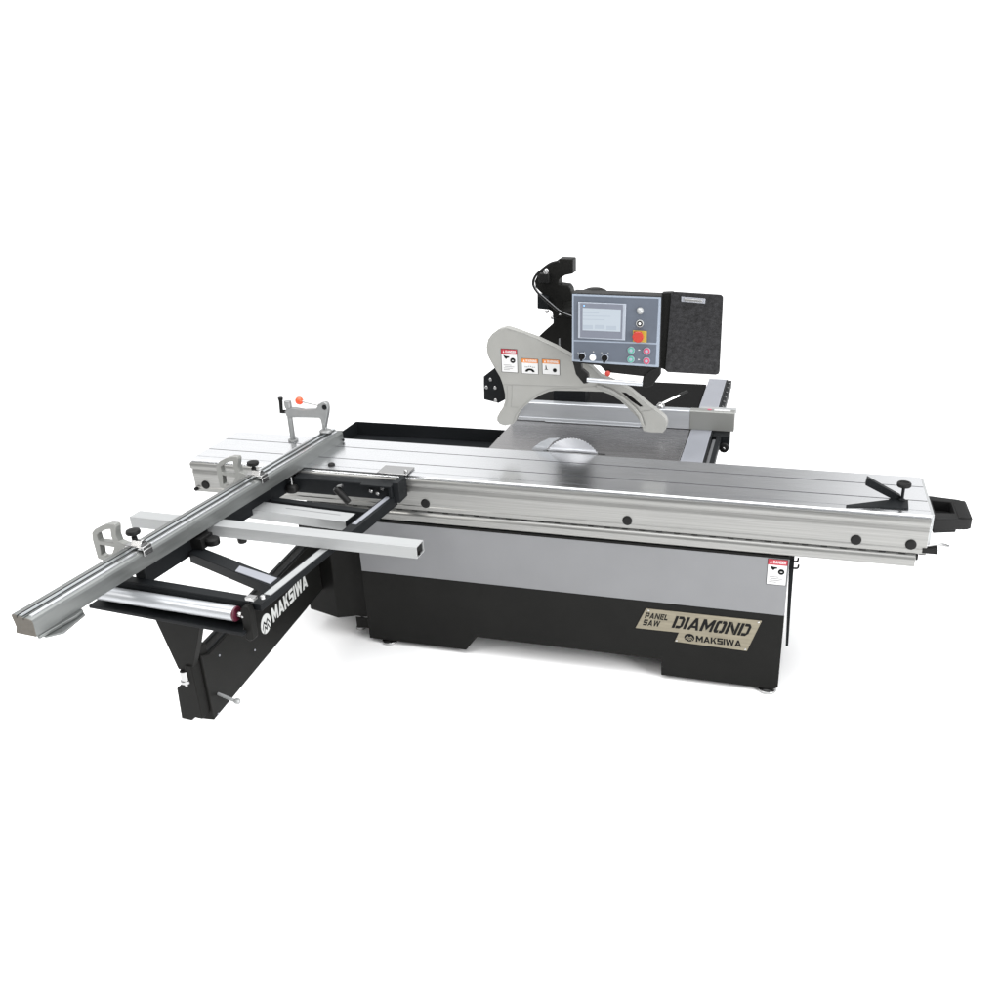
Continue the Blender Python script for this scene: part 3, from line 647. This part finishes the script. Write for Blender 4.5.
# roller
RA, RB = fw(-.20,-1.408,.775), fw(.398,-1.408,.785)
c = MB(); c.cyl(RA, RB, .0265, n=32); c.build('roller', M['rip'], ctb)
c = MB(); c.cyl(RB+(RB-RA).normalized()*.0004, RB+(RB-RA).normalized()*.007, .0272,.025, n=32); c.build('roller_collar', M['maroon'], ctb)
c = MB(); c.cyl(RB+U*.012, RB+U*.035, .010); q=RB+U*.035; c.ball(q,.013); c.cyl(q, q-Z*.050,.006); c.ball(q-Z*.055,.013,(1,1,.8))
c.build('roller_pin', M['steel'], ctb, bevel=0)
c = MB(); c.prism(FV(-1.425), [(.428,.700),(.445,.690),(.462,.700),(.466,.800),(.460,.825),(.440,.825),(.4285,.810)], -.035, -.005)
eb = c.build('end_block', M['black'], ctb, bevel=.004)
c = MB(); c.box(FZ(.838), .440,.474,-1.40,-1.375,.0005,.012); c.lathe(fw(.49,-1.37,.838),Z,[(.009,0),(.009,.010),(.006,.013)]); c.build('latch', M['steel'], ctb, bevel=.001)
# knob hanging under the fence, clamp under it
c = MB(); c.cyl(fw(.0,-.455,.875),fw(.0,-.455,.835),.0065); c.m=1; c.lathe(fw(.0,-.455,.838), -Z, [(.012,0),(.024,.006),(.027,.016),(.026,.032),(.020,.036)])
c.build('fence_knob', [M['steel'],M['rubber']], ctb, bevel=0)
c = MB(); c.lathe(fw(.035,-1.045,.828), Z, [(.026,0),(.028,.006),(.028,.022),(.022,.028)]); c.box(FZ(.8205), -.06,.02,-1.09,-1.02,0,.045); c.build('fence_clamp', M['rubber'], ctb, bevel=.001)
# crossbar bolted to the sliding table, with bracket and lever
c = MB()
c.wb(-1.03,-.546,-.075,-.012,.795,.8655)
cb = c.build('crossbar', M['black2'], ctb, bevel=.004)
c = MB()
c.wb(-.545,-.517,-.095,-.0112,.795,.886)
c.wb(-.690,-.5455,-.112,-.0765,.866,.874)
c.wb(-.560,-.5455,-.110,-.0765,.80,.8655)
c.build('corner_bracket', M['black2'], ctb, bevel=.002)
c = MB(); c.wb(-.655,-.515,-.009,.085,.8868,.892); c.lathe((-.530,.02,.892),Z,[(.008,0),(.008,.010),(.005,.013)])
c.build('clamp_plate', M['steel'], ctb)
for (a,b) in ((-.655,.835),(-.625,.825),(-.600,.850)):
    c = MB(); c.lathe((a,-.0755,b), -Y, [(.009,0),(.009,.008),(.006,.011)], n=14); c.build('bracket_bolt', M['steel'], ctb, bevel=0)
c = MB(); c.cyl((-.805,-.076,.838),(-.800,-.125,.845),.010); c.tube([(-.800,-.118,.845),(-.785,-.122,.860),(-.765,-.125,.866)],.008,smooth=4); c.m=1
c.tube([(-.795,-.128,.850),(-.765,-.135,.826),(-.735,-.142,.800)], .0145, n=14, smooth=4)
c.build('clamping_lever', [M['steel'],M['rubber']], ctb, bevel=0)

# ---- support bracket hanging from the roller end, down to the arm
c = MB(); c.prism(FV(-1.395), [(.018,.7215),(.083,.492),(.142,.492),(.192,.618),(.228,.7215)], -.030, .0)
sb = c.build('support_bracket', M['black'], saw, bevel=.002)
c = MB(); c.cyl(fw(.108,-1.395,.4915), fw(.108,-1.395,.445), .016); c.lathe(fw(.108,-1.395,.455), -Z, [(.016,0),(.020,.002),(.020,.012),(.014,.014),(.003,.038)]); c.build('support_rod', M['steel'], sb, bevel=0)

# ---- swing arm with the maker's name
c = MB()
c.prism(ARM, [(-.010,.256),(1.02,.250),(1.02,.515),(.04,.515),(-.010,.540)], -.070, 0)
c.prism(ARM, [(-.006,.300),(.05,.300),(.05,.560),(-.006,.560)], -.055,-.012)
arm = c.build('swing_arm', M['black'], saw, bevel=.003)
c = MB(); c.prism(FV(-1.40), [(.052,.272),(.098,.272),(.116,.290),(.150,.290),(.150,.520),(.120,.520),(.100,.444),(.060,.408)], -.045, 0)
c.build('arm_end_plate', M['black'], arm, bevel=.003)
c = MB(); c.box(ARM, .02,.98,.5155,.5185,-.058,-.050); c.box(ARM, .02,.98,.5155,.5185,-.020,-.012); c.build('arm_track', M['black2'], arm)
c = MB(); word(c, 'MAKSIWA', ARM, .522,.362,.872,.428, slope=-.035, d0=.0004, d1=.0016); c.build('maker_lettering', M['letter'], arm, bevel=0)
logo(ARM, .462,.393,.043,.043, M['letter'], M['ink'], arm, .0004)
for (a,b) in ((.020,.262),(.075,.300),(.345,.338),(.10,.47)):
    c = MB(); bolt_head(c, ARM.p(a,b,0), ARM.n, .0045,.003); c.build('arm_bolt', M['alu_grey'], arm, bevel=0)
c = MB(); q = ARM.p(.045,.335,0); c.cyl(q, q+Vector((.075,-.01,-.012)), .006); c.lathe(q+Vector((.075,-.01,-.012)), (1,0,-.1), [(.007,0),(.011,.006),(.011,.018),(.006,.022)])
c.build('arm_lever', M['alu_bar'], arm, bevel=0)
# pivot box that carries the arm beside the cabinet
c = MB(); c.prism(PZ(.115), [(-1.120,.055),(-.945,.005),(-.868,.040),(-.7935,.042),(-.7935,.30),(-1.10,.30)], 0,.540)
pv = c.build('arm_pivot_box', M['black'], saw, bevel=.004)
c = MB(); c.lathe((-.890,.115,0), Z, [(.020,0),(.024,.004),(.022,.016),(.010,.020),(.010,.060),(.020,.062),(.020,.114)]); c.build('foot', M['steel'], pv, bevel=0)
c = MB(); c.wb(-.868,-.800,.035,.041,.06,.1148); c.build('foot_bracket', M['black'], pv)

# ------------------------------------------------------------------ setting
fl = MB(); fl.wb(-5,5,-4.5,4.5,-.05,0)
fl_m = mat('white studio floor', (.96,.96,.96), .9, 0, spec=.0)
floor = fl.build('floor', fl_m, None, bevel=0); floor['kind'] = 'structure'

w = bpy.data.worlds.new('World'); S.world = w; w.use_nodes = True
N = w.node_tree.nodes; L = w.node_tree.links; bg = N['Background']
tc = N.new('ShaderNodeTexCoord'); sp = N.new('ShaderNodeSeparateXYZ'); L.new(tc.outputs['Generated'], sp.inputs[0])
# made-up surround: white glow low down fills shadows, greyer above, darker front left
r1 = N.new('ShaderNodeValToRGB'); L.new(sp.outputs['Z'], r1.inputs[0]); cr = r1.color_ramp
cr.elements[0].position=0.0; cr.elements[0].color=(1.75,1.75,1.75,1)
cr.elements[1].position=1.0; cr.elements[1].color=(.55,.56,.58,1)
e_=cr.elements.new(.08); e_.color=(1.75,1.75,1.75,1)
e_=cr.elements.new(.22); e_.color=(1.10,1.10,1.105,1)
e_=cr.elements.new(.62); e_.color=(1.08,1.09,1.10,1)
e_=cr.elements.new(.80); e_.color=(.55,.56,.58,1)
dt = N.new('ShaderNodeVectorMath'); dt.operation='DOT_PRODUCT'; L.new(tc.outputs['Generated'], dt.inputs[0]); dt.inputs[1].default_value=(-.62,-.785,0)
r2 = N.new('ShaderNodeMapRange'); r2.inputs['From Min'].default_value=.25; r2.inputs['From Max'].default_value=.85; r2.inputs['To Min'].default_value=1; r2.inputs['To Max'].default_value=.30
r2.interpolation_type='SMOOTHSTEP'
L.new(dt.outputs['Value'], r2.inputs['Value'])
# dark patch added high up behind the saw, for reflections in its polished tops
def node(op, a, b=None):
    n = N.new('ShaderNodeMath'); n.operation = op
    for k,v in enumerate((a,b)):
        if v is None: continue
        if isinstance(v,(int,float)): n.inputs[k].default_value = v
        else: L.new(v, n.inputs[k])
    return n.outputs[0]
def smooth(v, a, b, x, y):
    n = N.new('ShaderNodeMapRange'); n.interpolation_type='SMOOTHSTEP'
    for k,q in zip(('From Min','From Max','To Min','To Max'),(a,b,x,y)): n.inputs[k].default_value = q
    L.new(v, n.inputs['Value']); return n.outputs['Result']
fx = smooth(node('ABSOLUTE', node('ADD', sp.outputs['X'], .10)), .07, .25, 1, 0)
fz = smooth(sp.outputs['Z'], .20, .34, 0, 1)
fy = smooth(sp.outputs['Y'], .3, .6, 0, 1)
dark = node('SUBTRACT', 1.0, node('MULTIPLY', .80, node('MULTIPLY', fx, node('MULTIPLY', fy, fz))))
mm = N.new('ShaderNodeMath'); mm.operation='MULTIPLY'; L.new(r2.outputs['Result'], mm.inputs[0]); L.new(dark, mm.inputs[1])
mu = N.new('ShaderNodeVectorMath'); mu.operation='SCALE'; L.new(r1.outputs['Color'], mu.inputs[0]); L.new(mm.outputs['Value'], mu.inputs['Scale'])
L.new(mu.outputs['Vector'], bg.inputs['Color']); bg.inputs['Strength'].default_value = 1.0

def area(name, loc, target, sx, sy, power, col=(1,1,1)):
    l = bpy.data.lights.new(name,'AREA'); l.shape='RECTANGLE'; l.size=sx; l.size_y=sy; l.energy=power; l.color=col
    o = bpy.data.objects.new(name,l); COL.objects.link(o); o.location=loc
    o.rotation_euler = (Vector(target)-Vector(loc)).to_track_quat('-Z','Y').to_euler()
    return o
area('overhead_fill', (-.2,-.2,5.2), (-.1,-.1,0), 7.0, 6.0, 560)  # unseen lamp added to burn the floor out to white
area('side_fill', (4.6,-2.2,1.9), (1.6,.2,.1), 1.8, 1.8, 210)  # unseen lamp added to lift the floor shadow right of the cabinet
area('key_softbox', (-3.2,-3.6,3.6), (0,.2,.5), 1.3, 1.3, 85, (1,.98,.95))

cam = bpy.data.cameras.new('camera'); co = bpy.data.objects.new('camera', cam); COL.objects.link(co)
co.location = (1.02712, -3.37045, 2.31945)
co.rotation_euler = (1.158852, 0.028803, 0.266324)
cam.sensor_width = 36; cam.sensor_fit='HORIZONTAL'; cam.lens = 32.6938
cam.shift_x = -0.03650; cam.shift_y = 0.00665
cam.clip_start=.05; cam.clip_end = 300
S.camera = co
S.view_settings.view_transform='Standard'; S.view_settings.look='None'; S.view_settings.gamma=1; S.view_settings.exposure=0
S.view_settings.use_curve_mapping=False
S.cycles.max_bounces=8; S.cycles.glossy_bounces=5; S.cycles.diffuse_bounces=4
